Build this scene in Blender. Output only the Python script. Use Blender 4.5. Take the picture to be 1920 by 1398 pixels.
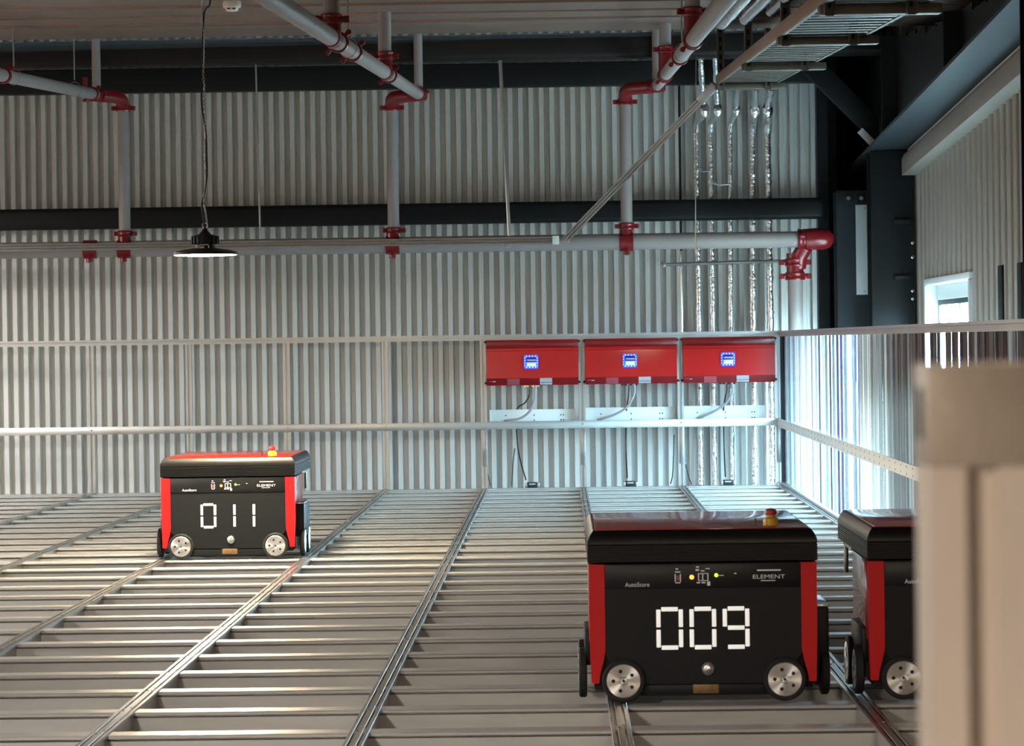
import bpy, bmesh, math, random
from mathutils import Vector, Matrix
random.seed(7)
for o in list(bpy.data.objects): bpy.data.objects.remove(o)
SC = bpy.context.scene
COL = SC.collection
V = Vector
PI = math.pi

# ------------------------------------------------------------------ camera
FPX = 5346.0; CAMZ = 1.044
cam_d = bpy.data.cameras.new('camera'); cam = bpy.data.objects.new('camera', cam_d); COL.objects.link(cam)
cam_d.sensor_fit = 'HORIZONTAL'; cam_d.sensor_width = 36.0; cam_d.lens = FPX/1920*36.0
cam_d.clip_start = 0.05; cam_d.clip_end = 200
cam_d.dof.use_dof = True; cam_d.dof.focus_distance = 14.0; cam_d.dof.aperture_fstop = 16.0
_yc = V((91/FPX, 59/FPX, -1)).normalized()
_xc = V((1, .0138, 0)); _xc = (_xc - _yc*_xc.dot(_yc)).normalized()
_zc = _xc.cross(_yc)
W2C = Matrix((_xc, _yc, _zc)).transposed()
C2W = W2C.transposed()
CAM = V((0, 0, CAMZ))
cam.matrix_world = Matrix.Translation(CAM) @ C2W.to_4x4()
SC.camera = cam
def ray(u, v):
    return C2W @ V(((u-960)/FPX, (699-v)/FPX, -1))
def at(u, v, Y):
    """the point of the hall at depth Y that lies along this direction from the camera"""
    d = ray(u, v); return CAM + d*(Y/d.y)

# ------------------------------------------------------------------ world, light, exposure
SC.view_settings.view_transform = 'Standard'; SC.view_settings.look = 'None'
SC.view_settings.gamma = 1.0; SC.view_settings.use_curve_mapping = False
SC.view_settings.exposure = 1.5
wd = bpy.data.worlds.new('daylight'); SC.world = wd; wd.use_nodes = True
bg = wd.node_tree.nodes['Background']
bg.inputs[0].default_value = (.56, .82, 1.0, 1); bg.inputs[1].default_value = 54.0
# bright sky above the horizon, dull yard below it
_n = wd.node_tree.nodes; _l = wd.node_tree.links
_tc = _n.new('ShaderNodeTexCoord'); _sx = _n.new('ShaderNodeSeparateXYZ'); _l.new(_tc.outputs['Generated'], _sx.inputs[0])
_cr = _n.new('ShaderNodeValToRGB'); _e = _cr.color_ramp.elements
_e[0].position = .47; _e[0].color = (.07, .085, .085, 1); _e[1].position = .52; _e[1].color = (.52, .81, 1.0, 1)
_mr = _n.new('ShaderNodeMapRange'); _mr.inputs[1].default_value = -1; _mr.inputs[2].default_value = 1; _l.new(_sx.outputs[2], _mr.inputs[0])
_l.new(_mr.outputs[0], _cr.inputs[0]); _l.new(_cr.outputs[0], bg.inputs[0])
def lamp(name, loc, energy, size, color, rot=(0, 0, 0), portal=False, sy=None):
    d = bpy.data.lights.new(name, 'AREA'); d.energy = energy; d.color = color
    d.shape = 'DISK' if sy is None else 'RECTANGLE'; d.size = size
    if sy is not None: d.size_y = sy
    if portal: d.cycles.is_portal = True
    o = bpy.data.objects.new(name, d); COL.objects.link(o); o.location = loc; o.rotation_euler = rot
    return o
WARM = (1.0, .80, .58)
NEUT = (1.0, .94, .86)
# out of frame: some high-bay lamps of the hall, the rest added fill lights
for loc_, e_, c_, sz_ in (((-1.75, 5.3, 1.50), 30, NEUT, .3), ((-1.7, -1.6, 1.60), 125, (1, .84, .68), .5), ((1.1, 2.2, 1.75), 34, WARM, .5), ((-4.9, 9.2, 1.70), 85, NEUT, .6),
                          ((-7.5, 13.0, 1.9), 210, NEUT, 1.2), ((-6.7, 17.2, 2.4), 110, NEUT, 1.2), ((-9.3, 16.0, 2.2), 240, NEUT, 1.2), ((-7.5, 5.5, 1.70), 50, NEUT, .6)):
    lamp('unseen_hall_light', loc_, e_, sz_, c_)
# daylight comes in through the window of the side wall
WY0, WY1, WZ0, WZ1 = 17.45, 19.5, -.15, 1.39
lamp('window_portal', (2.74, (WY0+WY1)/2, (WZ0+WZ1)/2), 1, WY1-WY0, (1, 1, 1), (0, PI/2, 0), True, WZ1-WZ0)
VY0, VY1, VZ0, VZ1 = 14.6, 17.32, -.5, .80          # window added to light the sheet and floor, hidden by the near post
lamp('window_portal', (2.74, (VY0+VY1)/2, (VZ0+VZ1)/2), 1, VY1-VY0, (1, 1, 1), (0, 0, 0), True, VZ1-VZ0)
for o in COL.objects:
    if o.name.startswith('window_portal'): o.rotation_euler = (PI/2, 0, PI/2)

# ------------------------------------------------------------------ materials
def mat(name, col, rough=.5, metal=0.0, var=.0, vscale=8.0, bump=0.0, bscale=40.0, coat=0.0, emit=None, es=0.0, spec=.5, rvar=0.0, stretch=(1, 1, 1)):
    m = bpy.data.materials.new(name); m.use_nodes = True
    nt = m.node_tree; N = nt.nodes; L = nt.links; b = N['Principled BSDF']
    b.inputs['Base Color'].default_value = (*col, 1); b.inputs['Roughness'].default_value = rough
    b.inputs['Metallic'].default_value = metal; b.inputs['Coat Weight'].default_value = coat
    b.inputs['Coat Roughness'].default_value = .06; b.inputs['Specular IOR Level'].default_value = spec
    if emit: b.inputs['Emission Color'].default_value = (*emit, 1); b.inputs['Emission Strength'].default_value = es
    if var or bump or rvar:
        tc = N.new('ShaderNodeTexCoord'); mp = N.new('ShaderNodeMapping'); L.new(tc.outputs['Object'], mp.inputs[0])
        mp.inputs['Scale'].default_value = stretch
    if var or rvar:
        n = N.new('ShaderNodeTexNoise'); n.inputs['Scale'].default_value = vscale; n.inputs['Detail'].default_value = 5
        L.new(mp.outputs[0], n.inputs['Vector'])
    if var:
        r = N.new('ShaderNodeMix'); r.data_type = 'RGBA'; L.new(n.outputs[0], r.inputs[0])
        r.inputs[6].default_value = (*[c*(1-var) for c in col], 1); r.inputs[7].default_value = (*[min(1, c*(1+var)) for c in col], 1)
        L.new(r.outputs[2], b.inputs['Base Color'])
    if rvar:
        q = N.new('ShaderNodeMapRange'); q.inputs[3].default_value = max(0, rough-rvar); q.inputs[4].default_value = min(1, rough+rvar)
        L.new(n.outputs[0], q.inputs[0]); L.new(q.outputs[0], b.inputs['Roughness'])
    if bump:
        n2 = N.new('ShaderNodeTexNoise'); n2.inputs['Scale'].default_value = bscale; n2.inputs['Detail'].default_value = 4
        L.new(mp.outputs[0], n2.inputs['Vector'])
        bp = N.new('ShaderNodeBump'); bp.inputs['Strength'].default_value = bump; bp.inputs['Distance'].default_value = .01
        L.new(n2.outputs[0], bp.inputs['Height']); L.new(bp.outputs[0], b.inputs['Normal'])
    return m
M = {}
M['alu'] = mat('satin_aluminium', (.60, .59, .57), .36, .50, .10, 14, rvar=.08, stretch=(.4, 3, 3))
M['alu_long'] = mat('dark_rail_aluminium', (.40, .38, .355), .30, .88, .16, 10, rvar=.08, stretch=(6, .6, 6))  # darker base than the cross rails
M['alu_fence'] = mat('fence_aluminium', (.60, .60, .585), .36, .95, .08, 6, rvar=.08)
M['alu_post'] = mat('post_aluminium', (.70, .62, .55), .42, .25, .05, 20)
M['alu_cap'] = mat('cast_aluminium_cap', (.40, .345, .29), .5, .25, .12, 30, .1, 90)
M['galv'] = mat('galvanised_steel', (.44, .43, .42), .34, .85, .22, 18, rvar=.12)
M['galv_tray'] = mat('dull_zinc', (.19, .175, .145), .48, .6, .3, 22)
M['tray_side'] = mat('tan_tray_side', (.40, .27, .20), .5, .3, .12, 10)
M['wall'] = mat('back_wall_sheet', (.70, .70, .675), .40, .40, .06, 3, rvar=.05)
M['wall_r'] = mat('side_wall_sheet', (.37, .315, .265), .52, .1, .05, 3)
M['wall_x'] = mat('plain_wall_paint', (.34, .32, .30), .7, 0, .08, 2)
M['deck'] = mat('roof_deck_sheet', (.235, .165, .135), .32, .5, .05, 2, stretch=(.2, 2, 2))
M['trim'] = mat('cream_trim_sheet', (.38, .325, .275), .5, .1, .06, 4)
M['white'] = mat('white_lacquer', (.80, .82, .80), .45, 0, .03, 10)
M['plate'] = mat('pale_plate', (.74, .78, .76), .5, .05, .04, 10)
M['black_steel'] = mat('black_painted_steel', (.011, .012, .0125), .5, 0, .15, 6, spec=.25)
M['dark_steel'] = mat('anthracite_painted_steel', (.032, .040, .047), .5, 0, .10, 4, spec=.4)
M['brown_steel'] = mat('dark_brown_steel', (.016, .012, .011), .6, 0, .15, 5, spec=.22)
M['floor'] = mat('dark_concrete', (.09, .085, .08), .8, 0, .2, 3)
M['pipe'] = mat('grey_pipe_paint', (.32, .288, .283), .45, 0, .05, 9)
M['red_fit'] = mat('red_fitting_paint', (.20, .006, .011), .30, 0, .12, 20, coat=.25)
M['brass'] = mat('brass', (.70, .48, .20), .3, 1.0, .1, 60)
M['foil'] = mat('aluminium_foil', (.88, .89, .90), .24, 1.0, .06, 20, .8, 48, rvar=.06)
M['r_red'] = mat('robot_red_shell', (.64, .010, .012), .42, 0, .06, 30, spec=.3)
M['r_red_top'] = mat('robot_red_gloss_top', (.40, .022, .012), .30, 0, .04, 20, coat=.6, spec=.4)
M['r_red_side'] = mat('robot_red_gloss_side', (.50, .018, .018), .10, 0, .04, 20, coat=.6)
M['r_black'] = mat('robot_charcoal_panel', (.0105, .0120, .0135), .45, 0, .08, 40, spec=.25)
M['r_lid'] = mat('robot_black_lid', (.0065, .0065, .007), .36, 0, .06, 30, spec=.28)
M['r_strip'] = mat('robot_gloss_strip', (.010, .011, .0125), .34, spec=.3)
M['rubber'] = mat('black_rubber', (.012, .012, .012), .75, 0, .2, 60)
def turned(name, axis):
    m = mat(name, (.84, .84, .83), .30, .95, .04, 40); b = m.node_tree.nodes['Principled BSDF']
    b.inputs['Anisotropic'].default_value = .85
    t = m.node_tree.nodes.new('ShaderNodeTangent'); t.direction_type = 'RADIAL'; t.axis = axis
    m.node_tree.links.new(t.outputs[0], b.inputs['Tangent']); return m
M['hub'] = turned('turned_aluminium_hub', 'Y'); M['hub_side'] = turned('turned_aluminium_side_hub', 'X')
M['hole'] = mat('dark_hole', (.015, .015, .015), .8)
M['digit'] = mat('white_segment', (.85, .85, .80), .5, emit=(1, .98, .90), es=.20)
M['print'] = mat('grey_print', (.70, .72, .73), .6, emit=(.8, .85, .9), es=.03)
M['led_r'] = mat('orange_led', (1, .2, .05), .4, emit=(1, .10, .008), es=5)
M['led_g'] = mat('green_led', (.5, 1, .1), .4, emit=(.36, 1, .01), es=2)
M['yellow'] = mat('yellow_plastic', (.62, .36, .02), .38)
M['estop'] = mat('red_button_plastic', (.42, .012, .014), .35)
M['brassplate'] = mat('bronze_name_plate', (.26, .16, .07), .5, .5, .4, 90)
M['silver'] = mat('bright_steel', (.70, .70, .70), .22, 1.0)
M['c_red'] = mat('charger_red_lacquer', (.50, .010, .011), .20, 0, .05, 6, coat=.5)
M['c_red_d'] = mat('charger_darker_red', (.20, .003, .006), .30, 0, .05, 6, coat=.2)  # darker red for the top and lower bands
M['blue_led'] = mat('blue_led_ring', (.02, .04, .8), .4, emit=(.015, .04, 1), es=1.0)
M['blue_dot'] = mat('pale_blue_led', (.3, .4, 1), .4, emit=(.30, .42, 1), es=.8)
M['screen'] = mat('lit_screen', (.5, .6, .7), .3, emit=(.55, .72, .85), es=.2)
M['screen_d'] = mat('dark_screen', (.02, .02, .12), .2, emit=(.02, .02, .35), es=.12)
M['label'] = mat('grey_label', (.42, .46, .50), .5, 0, .15, 60)
M['label_r'] = mat('faded_label', (.36, .07, .09), .5, 0, .2, 60)
M['cable_b'] = mat('black_cable', (.012, .012, .014), .5)
M['cable_g'] = mat('grey_cable', (.34, .35, .40), .5)
M['gasket'] = mat('black_plastic', (.010, .010, .010), .5)
M['lamp_body'] = mat('lamp_black', (.010, .009, .010), .5)
M['lamp_disc'] = mat('lamp_disc_brown', (.022, .014, .014), .45)
M['lamp_glow'] = mat('lamp_diffuser', (1, .9, .7), .4, emit=(1, .82, .56), es=240)
M['detector'] = mat('detector_plastic', (.80, .74, .68), .5)
M['reveal'] = mat('reveal_white', (.70, .72, .70), .5)
M['glass'] = bpy.data.materials.new('window_glass'); M['glass'].use_nodes = True
def glassy(m, spec):
    nt = m.node_tree; N = nt.nodes; L = nt.links; N.remove(N['Principled BSDF'])
    spec(N, L, N['Material Output'])
def _pane(N, L, out):
    t = N.new('ShaderNodeBsdfTransparent'); t.inputs[0].default_value = (.93, .97, .97, 1)
    g = N.new('ShaderNodeBsdfGlossy'); g.inputs['Roughness'].default_value = .03
    x = N.new('ShaderNodeMixShader'); x.inputs[0].default_value = .06; L.new(t.outputs[0], x.inputs[1]); L.new(g.outputs[0], x.inputs[2])
    L.new(x.outputs[0], out.inputs[0])
glassy(M['glass'], _pane)
M['poly'] = bpy.data.materials.new('fluted_polycarbonate'); M['poly'].use_nodes = True
PP = .46
def _poly(far):
    def f(N, L, out):
        tc = N.new('ShaderNodeTexCoord'); sp = N.new('ShaderNodeSeparateXYZ'); L.new(tc.outputs['Object'], sp.inputs[0])
        dv = N.new('ShaderNodeMath'); dv.operation = 'DIVIDE'; dv.inputs[1].default_value = PP; L.new(sp.outputs[1], dv.inputs[0])
        nz = N.new('ShaderNodeTexNoise'); nz.noise_dimensions = '1D'; nz.inputs['Scale'].default_value = 2.2; nz.inputs['Detail'].default_value = 3; L.new(dv.outputs[0], nz.inputs['W'])
        ad = N.new('ShaderNodeMath'); ad.operation = 'MULTIPLY_ADD'; ad.inputs[1].default_value = .9; L.new(nz.outputs[0], ad.inputs[0]); L.new(dv.outputs[0], ad.inputs[2])
        fr = N.new('ShaderNodeMath'); fr.operation = 'FRACT'; L.new(ad.outputs[0], fr.inputs[0])
        def ramp(stops):
            r = N.new('ShaderNodeValToRGB'); r.color_ramp.interpolation = 'CONSTANT'; e = r.color_ramp.elements
            e[0].position = 0; e[0].color = (*stops[0][1], 1); e[1].position = stops[1][0]; e[1].color = (*stops[1][1], 1)
            for p_, c_ in stops[2:]: q_ = e.new(p_); q_.color = (*c_, 1)
            L.new(fr.outputs[0], r.inputs[0]); return r
        if far:
            tint = ramp([(0, (.26, .28, .285)), (.30, (.034, .023, .064)), (.42, (.09, .11, .115)), (.52, (.040, .029, .068)), (.60, (.26, .28, .27)), (.70, (.028, .021, .048)), (.78, (.075, .09, .095)), (.86, (.036, .027, .062))])
            clear = ramp([(0, (.15,)*3), (.30, (.55,)*3), (.42, (.3,)*3), (.52, (.5,)*3), (.60, (.15,)*3), (.70, (.55,)*3)])
        else:
            tint = ramp([(0, (.30, .27, .24)), (.22, (.14, .11, .10)), (.34, (.42, .38, .34)), (.42, (.10, .085, .08)), (.60, (.30, .27, .24)), (.68, (.12, .10, .09)), (.84, (.36, .33, .30)), (.90, (.10, .09, .08))])
            clear = ramp([(0, (.70,)*3), (.20, (0,)*3), (.60, (.3,)*3), (.66, (0,)*3)])
        t = N.new('ShaderNodeBsdfTransparent'); t.inputs[0].default_value = (.88, .90, .90, 1)
        tl = N.new('ShaderNodeBsdfTranslucent'); L.new(tint.outputs[0], tl.inputs[0])
        df = N.new('ShaderNodeBsdfDiffuse'); L.new(tint.outputs[0], df.inputs[0])
        g = N.new('ShaderNodeBsdfGlossy'); g.inputs['Roughness'].default_value = .10; g.inputs[0].default_value = (.8, .8, .8, 1)
        rf_ = N.new('ShaderNodeBsdfRefraction'); rf_.inputs['Roughness'].default_value = .5; rf_.inputs['IOR'].default_value = 1.12; L.new(tint.outputs[0], rf_.inputs[0])
        b0 = N.new('ShaderNodeMixShader'); b0.inputs[0].default_value = .5 if far else .04; L.new(tl.outputs[0], b0.inputs[1]); L.new(rf_.outputs[0], b0.inputs[2])
        b = N.new('ShaderNodeMixShader'); b.inputs[0].default_value = .15; L.new(b0.outputs[0], b.inputs[1]); L.new(df.outputs[0], b.inputs[2])
        a = N.new('ShaderNodeMixShader'); L.new(clear.outputs[0], a.inputs[0]); L.new(b.outputs[0], a.inputs[1]); L.new(t.outputs[0], a.inputs[2])
        c = N.new('ShaderNodeMixShader'); c.inputs[0].default_value = .10; L.new(a.outputs[0], c.inputs[1]); L.new(g.outputs[0], c.inputs[2])
        L.new(c.outputs[0], out.inputs[0])
    return f
M['poly_near'] = bpy.data.materials.new('smoky_fluted_polycarbonate'); M['poly_near'].use_nodes = True
glassy(M['poly_near'], _poly(False))
glassy(M['poly'], _poly(True))


# ------------------------------------------------------------------ mesh helpers
class MB:
    def __init__(self): self.bm = bmesh.new()
    def box(self, x0, x1, y0, y1, z0, z1, bev=0.0, seg=2):
        b = bmesh.new()
        vs = [b.verts.new((x, y, z)) for x in (x0, x1) for y in (y0, y1) for z in (z0, z1)]
        for f in ((0, 1, 3, 2), (4, 6, 7, 5), (0, 4, 5, 1), (2, 3, 7, 6), (0, 2, 6, 4), (1, 5, 7, 3)):
            b.faces.new([vs[i] for i in f])
        if bev: bmesh.ops.bevel(b, geom=b.edges[:], offset=bev, segments=seg, profile=.5, affect='EDGES')
        self.take(b); return self
    def take(self, b, mx=None):
        if mx is not None: b.transform(mx)
        me = bpy.data.meshes.new('tmp'); b.to_mesh(me); b.free(); self.bm.from_mesh(me); bpy.data.meshes.remove(me)
    def obox(self, p, ax, ay, az, sx, sy, sz, bev=0.0):
        """box centred at p with its axes along ax, ay, az"""
        t = MB().box(-sx/2, sx/2, -sy/2, sy/2, -sz/2, sz/2, bev)
        m = Matrix((V(ax).normalized(), V(ay).normalized(), V(az).normalized())).transposed().to_4x4(); m.translation = p
        self.take(t.bm, m); return self
    def prism(self, pts, fn, t0, t1, cap=True):
        """closed outline pts (a, b) swept from t0 to t1; fn(a, b, t) gives the point"""
        A = [self.bm.verts.new(fn(a, b, t0)) for a, b in pts]; B = [self.bm.verts.new(fn(a, b, t1)) for a, b in pts]
        n = len(pts)
        for i in range(n): self.bm.faces.new((A[i], A[(i+1) % n], B[(i+1) % n], B[i]))
        if cap: self.bm.faces.new(A[::-1]); self.bm.faces.new(B)
        return self
    def sheet(self, pts, fn, t0, t1):
        A = [self.bm.verts.new(fn(a, b, t0)) for a, b in pts]; B = [self.bm.verts.new(fn(a, b, t1)) for a, b in pts]
        for i in range(len(pts)-1): self.bm.faces.new((A[i], A[i+1], B[i+1], B[i]))
        return self
    def tube(self, pts, r, n=14, cap=True, ref=None, sharp=False):
        pts = [V(p) for p in pts]; rr = r if isinstance(r, (list, tuple)) else [r]*len(pts)
        rings = []; up = None
        for i, p in enumerate(pts):
            d = (pts[min(i+1, len(pts)-1)] - pts[max(i-1, 0)]).normalized()
            if up is None:
                up = V(ref) if ref else (V((0, 0, 1)) if abs(d.z) < .9 else V((1, 0, 0)))
            a = (up - d*up.dot(d)).normalized(); up = a; b = d.cross(a)
            rings.append([self.bm.verts.new(p + (a*math.cos(2*PI*k/n) + b*math.sin(2*PI*k/n))*rr[i]) for k in range(n)])
        for A, B in zip(rings, rings[1:]):
            for k in range(n): self.bm.faces.new((A[k], A[(k+1) % n], B[(k+1) % n], B[k]))
        if cap: self.bm.faces.new(rings[0][::-1]); self.bm.faces.new(rings[-1])
        return self
    def lathe(self, prof, p=(0, 0, 0), axis=(0, 0, 1), n=24):
        """prof: (radius, height) pairs turned about axis through p"""
        ax = V(axis).normalized(); t = V((0, 0, 1)) if abs(ax.z) < .9 else V((1, 0, 0))
        a = (t - ax*t.dot(ax)).normalized(); b = ax.cross(a); p = V(p); rings = []
        for r, h in prof:
            rings.append([self.bm.verts.new(p + ax*h + (a*math.cos(2*PI*k/n)+b*math.sin(2*PI*k/n))*max(r, 1e-5)) for k in range(n)])
        for A, B in zip(rings, rings[1:]):
            for k in range(n): self.bm.faces.new((A[k], A[(k+1) % n], B[(k+1) % n], B[k]))
        self.bm.faces.new(rings[0][::-1]); self.bm.faces.new(rings[-1]); return self
    def coupling(self, p, axis, r, ear, w=.05):
        ax = V(axis).normalized(); e = V(ear); e = (e - ax*e.dot(ax)).normalized(); s = ax.cross(e)
        self.lathe([(r*1.02, -w/2), (r*1.26, -w/2), (r*1.30, -w*.34), (r*1.22, -w*.2), (r*1.22, w*.2), (r*1.30, w*.34), (r*1.26, w/2), (r*1.02, w/2)], p, ax, 20)
        for k in (-1, 1):
            self.obox(V(p)+e*k*r*1.45, e, ax, s, r*.62, w*.62, r*.5, r*.10)
            self.lathe([(r*.34, -w*.34), (r*.34, w*.34)], V(p)+e*k*r*1.74, ax, 12)
        return self
def build(name, mb, m, parent=None, local=False, smooth=35):
    bm = mb.bm if isinstance(mb, MB) else mb
    bmesh.ops.recalc_face_normals(bm, faces=bm.faces[:])
    me = bpy.data.meshes.new(name); bm.to_mesh(me); bm.free()
    return link(name, me, m, parent, local, smooth)
def wloc(o):
    p = V((0, 0, 0))
    while o is not None: p += o.location; o = o.parent
    return p
def link(name, me, m, parent=None, local=False, smooth=35):
    if m is not None: me.materials.append(m if not isinstance(m, str) else M[m])
    if smooth and len(me.polygons):
        me.polygons.foreach_set('use_smooth', [True]*len(me.polygons)); me.set_sharp_from_angle(angle=math.radians(smooth))
    o = bpy.data.objects.new(name, me); COL.objects.link(o)
    if parent is not None:
        o.parent = parent
        if not local: me.transform(Matrix.Translation(-wloc(parent)))
    return o
def tag(o, label, cat, group=None, kind=None):
    if label: o['label'] = label
    if cat: o['category'] = cat
    if group: o['group'] = group
    if kind: o['kind'] = kind
    return o
def thing(name, label, cat, loc, group=None):
    o = bpy.data.objects.new(name, None); COL.objects.link(o); o.location = loc; o.empty_display_size = .1
    return tag(o, label, cat, group)
def solo(name, mb, m, label, cat, group=None, smooth=35):
    """a thing of one mesh, its origin at the middle of its base"""
    bm = mb.bm; xs = [v.co.x for v in bm.verts]; ys = [v.co.y for v in bm.verts]; zs = [v.co.z for v in bm.verts]
    c = V(((min(xs)+max(xs))/2, (min(ys)+max(ys))/2, min(zs)))
    o = build(name, mb, m, smooth=smooth); o.data.transform(Matrix.Translation(-c)); o.location = c
    return tag(o, label, cat, group)
def structure(name, mb, m, parent=None, smooth=30):
    o = build(name, mb, m, parent, smooth=smooth)
    if parent is None: o['kind'] = 'structure'
    return o
def text_mesh(body, size, width=None):
    cu = bpy.data.curves.new('t', 'FONT'); cu.body = body; cu.size = size; cu.extrude = .0006; cu.align_x = 'LEFT'
    o = bpy.data.objects.new('t', cu); COL.objects.link(o)
    bpy.context.view_layer.update()
    me = bpy.data.meshes.new_from_object(o.evaluated_get(bpy.context.evaluated_depsgraph_get()))
    bpy.data.objects.remove(o); bpy.data.curves.remove(cu)
    if width:
        xs = [v.co.x for v in me.vertices]; s = width/(max(xs)-min(xs)); me.transform(Matrix.Scale(s, 4, V((1, 0, 0))))
    return me
def text(name, body, x, y, z, size, m, parent, width=None):
    """upright lettering facing the camera side (-y)"""
    me = text_mesh(body, size, width); me.transform(Matrix.Translation((x, y, z)) @ Matrix.Rotation(PI/2, 4, 'X'))
    return link(name, me, m, parent, True, 0)
def smooth_path(pts, n=6):
    pts = [V(p) for p in pts]; out = []
    for i in range(len(pts)-1):
        p0, p1, p2, p3 = pts[max(i-1, 0)], pts[i], pts[i+1], pts[min(i+2, len(pts)-1)]
        for k in range(n):
            t = k/n
            out.append(.5*((2*p1)+(p2-p0)*t+(2*p0-5*p1+4*p2-p3)*t*t+(3*p1-p0-3*p2+p3)*t**3))
    return out + [pts[-1]]

# ------------------------------------------------------------------ setting
FLZ = -.6; XL = -11.0; XR = 2.5; YF = -4.0; YB = 21.0; YR = 23.2; XB = 1.92
f = MB().box(XL-.2, XR+.6, YF-.2, YR+.2, FLZ-.1, FLZ); structure('floor', f, 'floor')
def corr(x0, x1, pitch, crest, slope, valley, depth):
    """trapezoid sheet outline (along, out): crests stand out by depth"""
    pts = []; x = x0
    while x < x1:
        pts += [(x, 0), (x+valley*.5, 0), (x+valley*.5+slope*.35, depth*.18), (x+valley*.5+slope*.65, depth*.82), (x+valley*.5+slope, depth),
                (x+valley*.5+slope+crest, depth), (x+valley*.5+slope*1.35+crest, depth*.82), (x+valley*.5+slope*1.65+crest, depth*.18), (x+valley*.5+2*slope+crest, 0)]
        x += pitch
    return pts
p = .0765
w = MB().sheet(corr(-6.2, XB-p*.6, p, p*.42, p*.085, p*.41, .062), lambda a, b, t: V((min(a, XB), YB+.028-b, t)), FLZ, 3.55)
structure('wall_back', w, 'wall')
w = MB().box(XL, -6.2, YB-.02, YB+.1, FLZ, 3.55); structure('wall_rear_end', w, 'wall_x')
w = MB().box(-6.2, XB, YB+.04, YB+.1, FLZ, 3.55); structure('wall_rear_core', w, 'wall_x')
w = MB().box(XB-.012, XB+.06, YB-.036, YR, FLZ, 3.55).box(XB, XR+.3, YR, YR+.1, FLZ, 3.55); structure('wall_corner', w, 'black_steel')
# side wall with its window hole
pr = .225
wr = MB()
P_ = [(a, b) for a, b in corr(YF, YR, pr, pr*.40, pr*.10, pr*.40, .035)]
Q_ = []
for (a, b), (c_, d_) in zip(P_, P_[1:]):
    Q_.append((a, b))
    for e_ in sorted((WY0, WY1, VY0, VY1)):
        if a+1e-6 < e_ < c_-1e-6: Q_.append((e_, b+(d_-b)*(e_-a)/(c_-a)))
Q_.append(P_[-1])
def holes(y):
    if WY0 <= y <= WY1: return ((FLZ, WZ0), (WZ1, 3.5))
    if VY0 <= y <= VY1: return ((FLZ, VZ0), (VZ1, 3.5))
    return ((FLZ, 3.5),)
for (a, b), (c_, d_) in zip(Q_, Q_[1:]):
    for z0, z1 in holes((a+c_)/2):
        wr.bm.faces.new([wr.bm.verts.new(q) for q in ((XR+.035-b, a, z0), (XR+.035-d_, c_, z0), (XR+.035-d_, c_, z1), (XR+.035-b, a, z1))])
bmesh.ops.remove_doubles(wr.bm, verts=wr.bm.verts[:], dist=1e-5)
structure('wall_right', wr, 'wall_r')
w = MB().box(XL-.1, XL, YF, YR, FLZ, 3.5); structure('wall_left', w, 'wall_x')
w = MB().box(XL, XR+.4, YF-.1, YF, FLZ, 3.5); structure('wall_front', w, 'wall_x')
# outer skin of the side wall: the wall is thick, so daylight enters by the window only
w = MB().box(XR+.06, XR+.085, YF, VY0-.01, FLZ, 3.5).box(XR+.06, XR+.085, VY1+.01, WY0-.01, FLZ, 3.5).box(XR+.06, XR+.085, VY0-.01, VY1+.01, VZ1+.01, 3.5).box(XR+.06, XR+.085, VY0-.01, VY1+.01, FLZ, VZ0-.01).box(XR+.06, XR+.085, WY1+.01, YR, FLZ, 3.5).box(XR+.06, XR+.085, WY0-.01, WY1+.01, WZ1+.01, 3.5).box(XR+.06, XR+.085, WY0-.01, WY1+.01, FLZ, WZ0-.01)
structure('wall_right_core', w, 'wall_x')
# window: casing, recess lining, sash bars, panes
win = thing('window_1', None, None, (XR, (WY0+WY1)/2, WZ0)); win['kind'] = 'structure'
c = MB()
for (y0, y1, z0, z1) in ((WY0-.05, WY1+.05, WZ1+.004, WZ1+.045), (WY0-.05, WY0-.004, WZ0, WZ1), (WY1+.004, WY1+.05, WZ0, WZ1), (WY0-.05, WY1+.05, WZ0-.05, WZ0-.004)):
    c.box(XR-.012, XR+.05, y0, y1, z0, z1, .004)
structure('window_casing', c, 'white', win)
c = MB()
c.box(XR, XR+.10, WY0-.012, WY0, WZ0, WZ1).box(XR, XR+.10, WY1, WY1+.012, WZ0, WZ1).box(XR, XR+.10, WY0, WY1, WZ1, WZ1+.012).box(XR, XR+.10, WY0, WY1, WZ0-.012, WZ0)
structure('window_reveal', c, 'reveal', win)
GZ = 1.255
c = MB().box(XR+.075, XR+.098, WY0, WY1, GZ+.035, WZ1, .003); structure('window_lintel', c, 'reveal', win)
c = MB().box(XR+.080, XR+.092, WY0, WY1, GZ, GZ+.04, .003).box(XR+.080, XR+.092, WY0, WY0+.02, WZ0, GZ).box(XR+.080, XR+.092, WY1-.03, WY1, WZ0, GZ).box(XR+.080, XR+.092, WY0, WY1, WZ0, WZ0+.04).box(XR+.082, XR+.090, 18.47, 18.50, WZ0, GZ)
structure('window_frame', c, 'dark_steel', win)
c = MB().box(XR+.084, XR+.088, WY0+.02, WY1-.03, WZ0+.04, GZ); structure('window_pane', c, 'glass', win)
added_win = thing('added_window', None, None, (XR, (VY0+VY1)/2, VZ0)); added_win['kind'] = 'structure'  # added lower window, an unseen source for the glow in the fence sheet
c = MB()
c.box(XR, XR+.10, VY0-.012, VY0, VZ0, VZ1).box(XR, XR+.10, VY1, VY1+.012, VZ0, VZ1).box(XR, XR+.10, VY0, VY1, VZ1, VZ1+.012).box(XR, XR+.10, VY0, VY1, VZ0-.012, VZ0)
structure('window_reveal', c, 'reveal', added_win)
c = MB()
for q in (VY0, VY0+.88, VY0+1.8, VY1-.03): c.box(XR+.080, XR+.092, q, q+.03, VZ0, VZ1)
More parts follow.
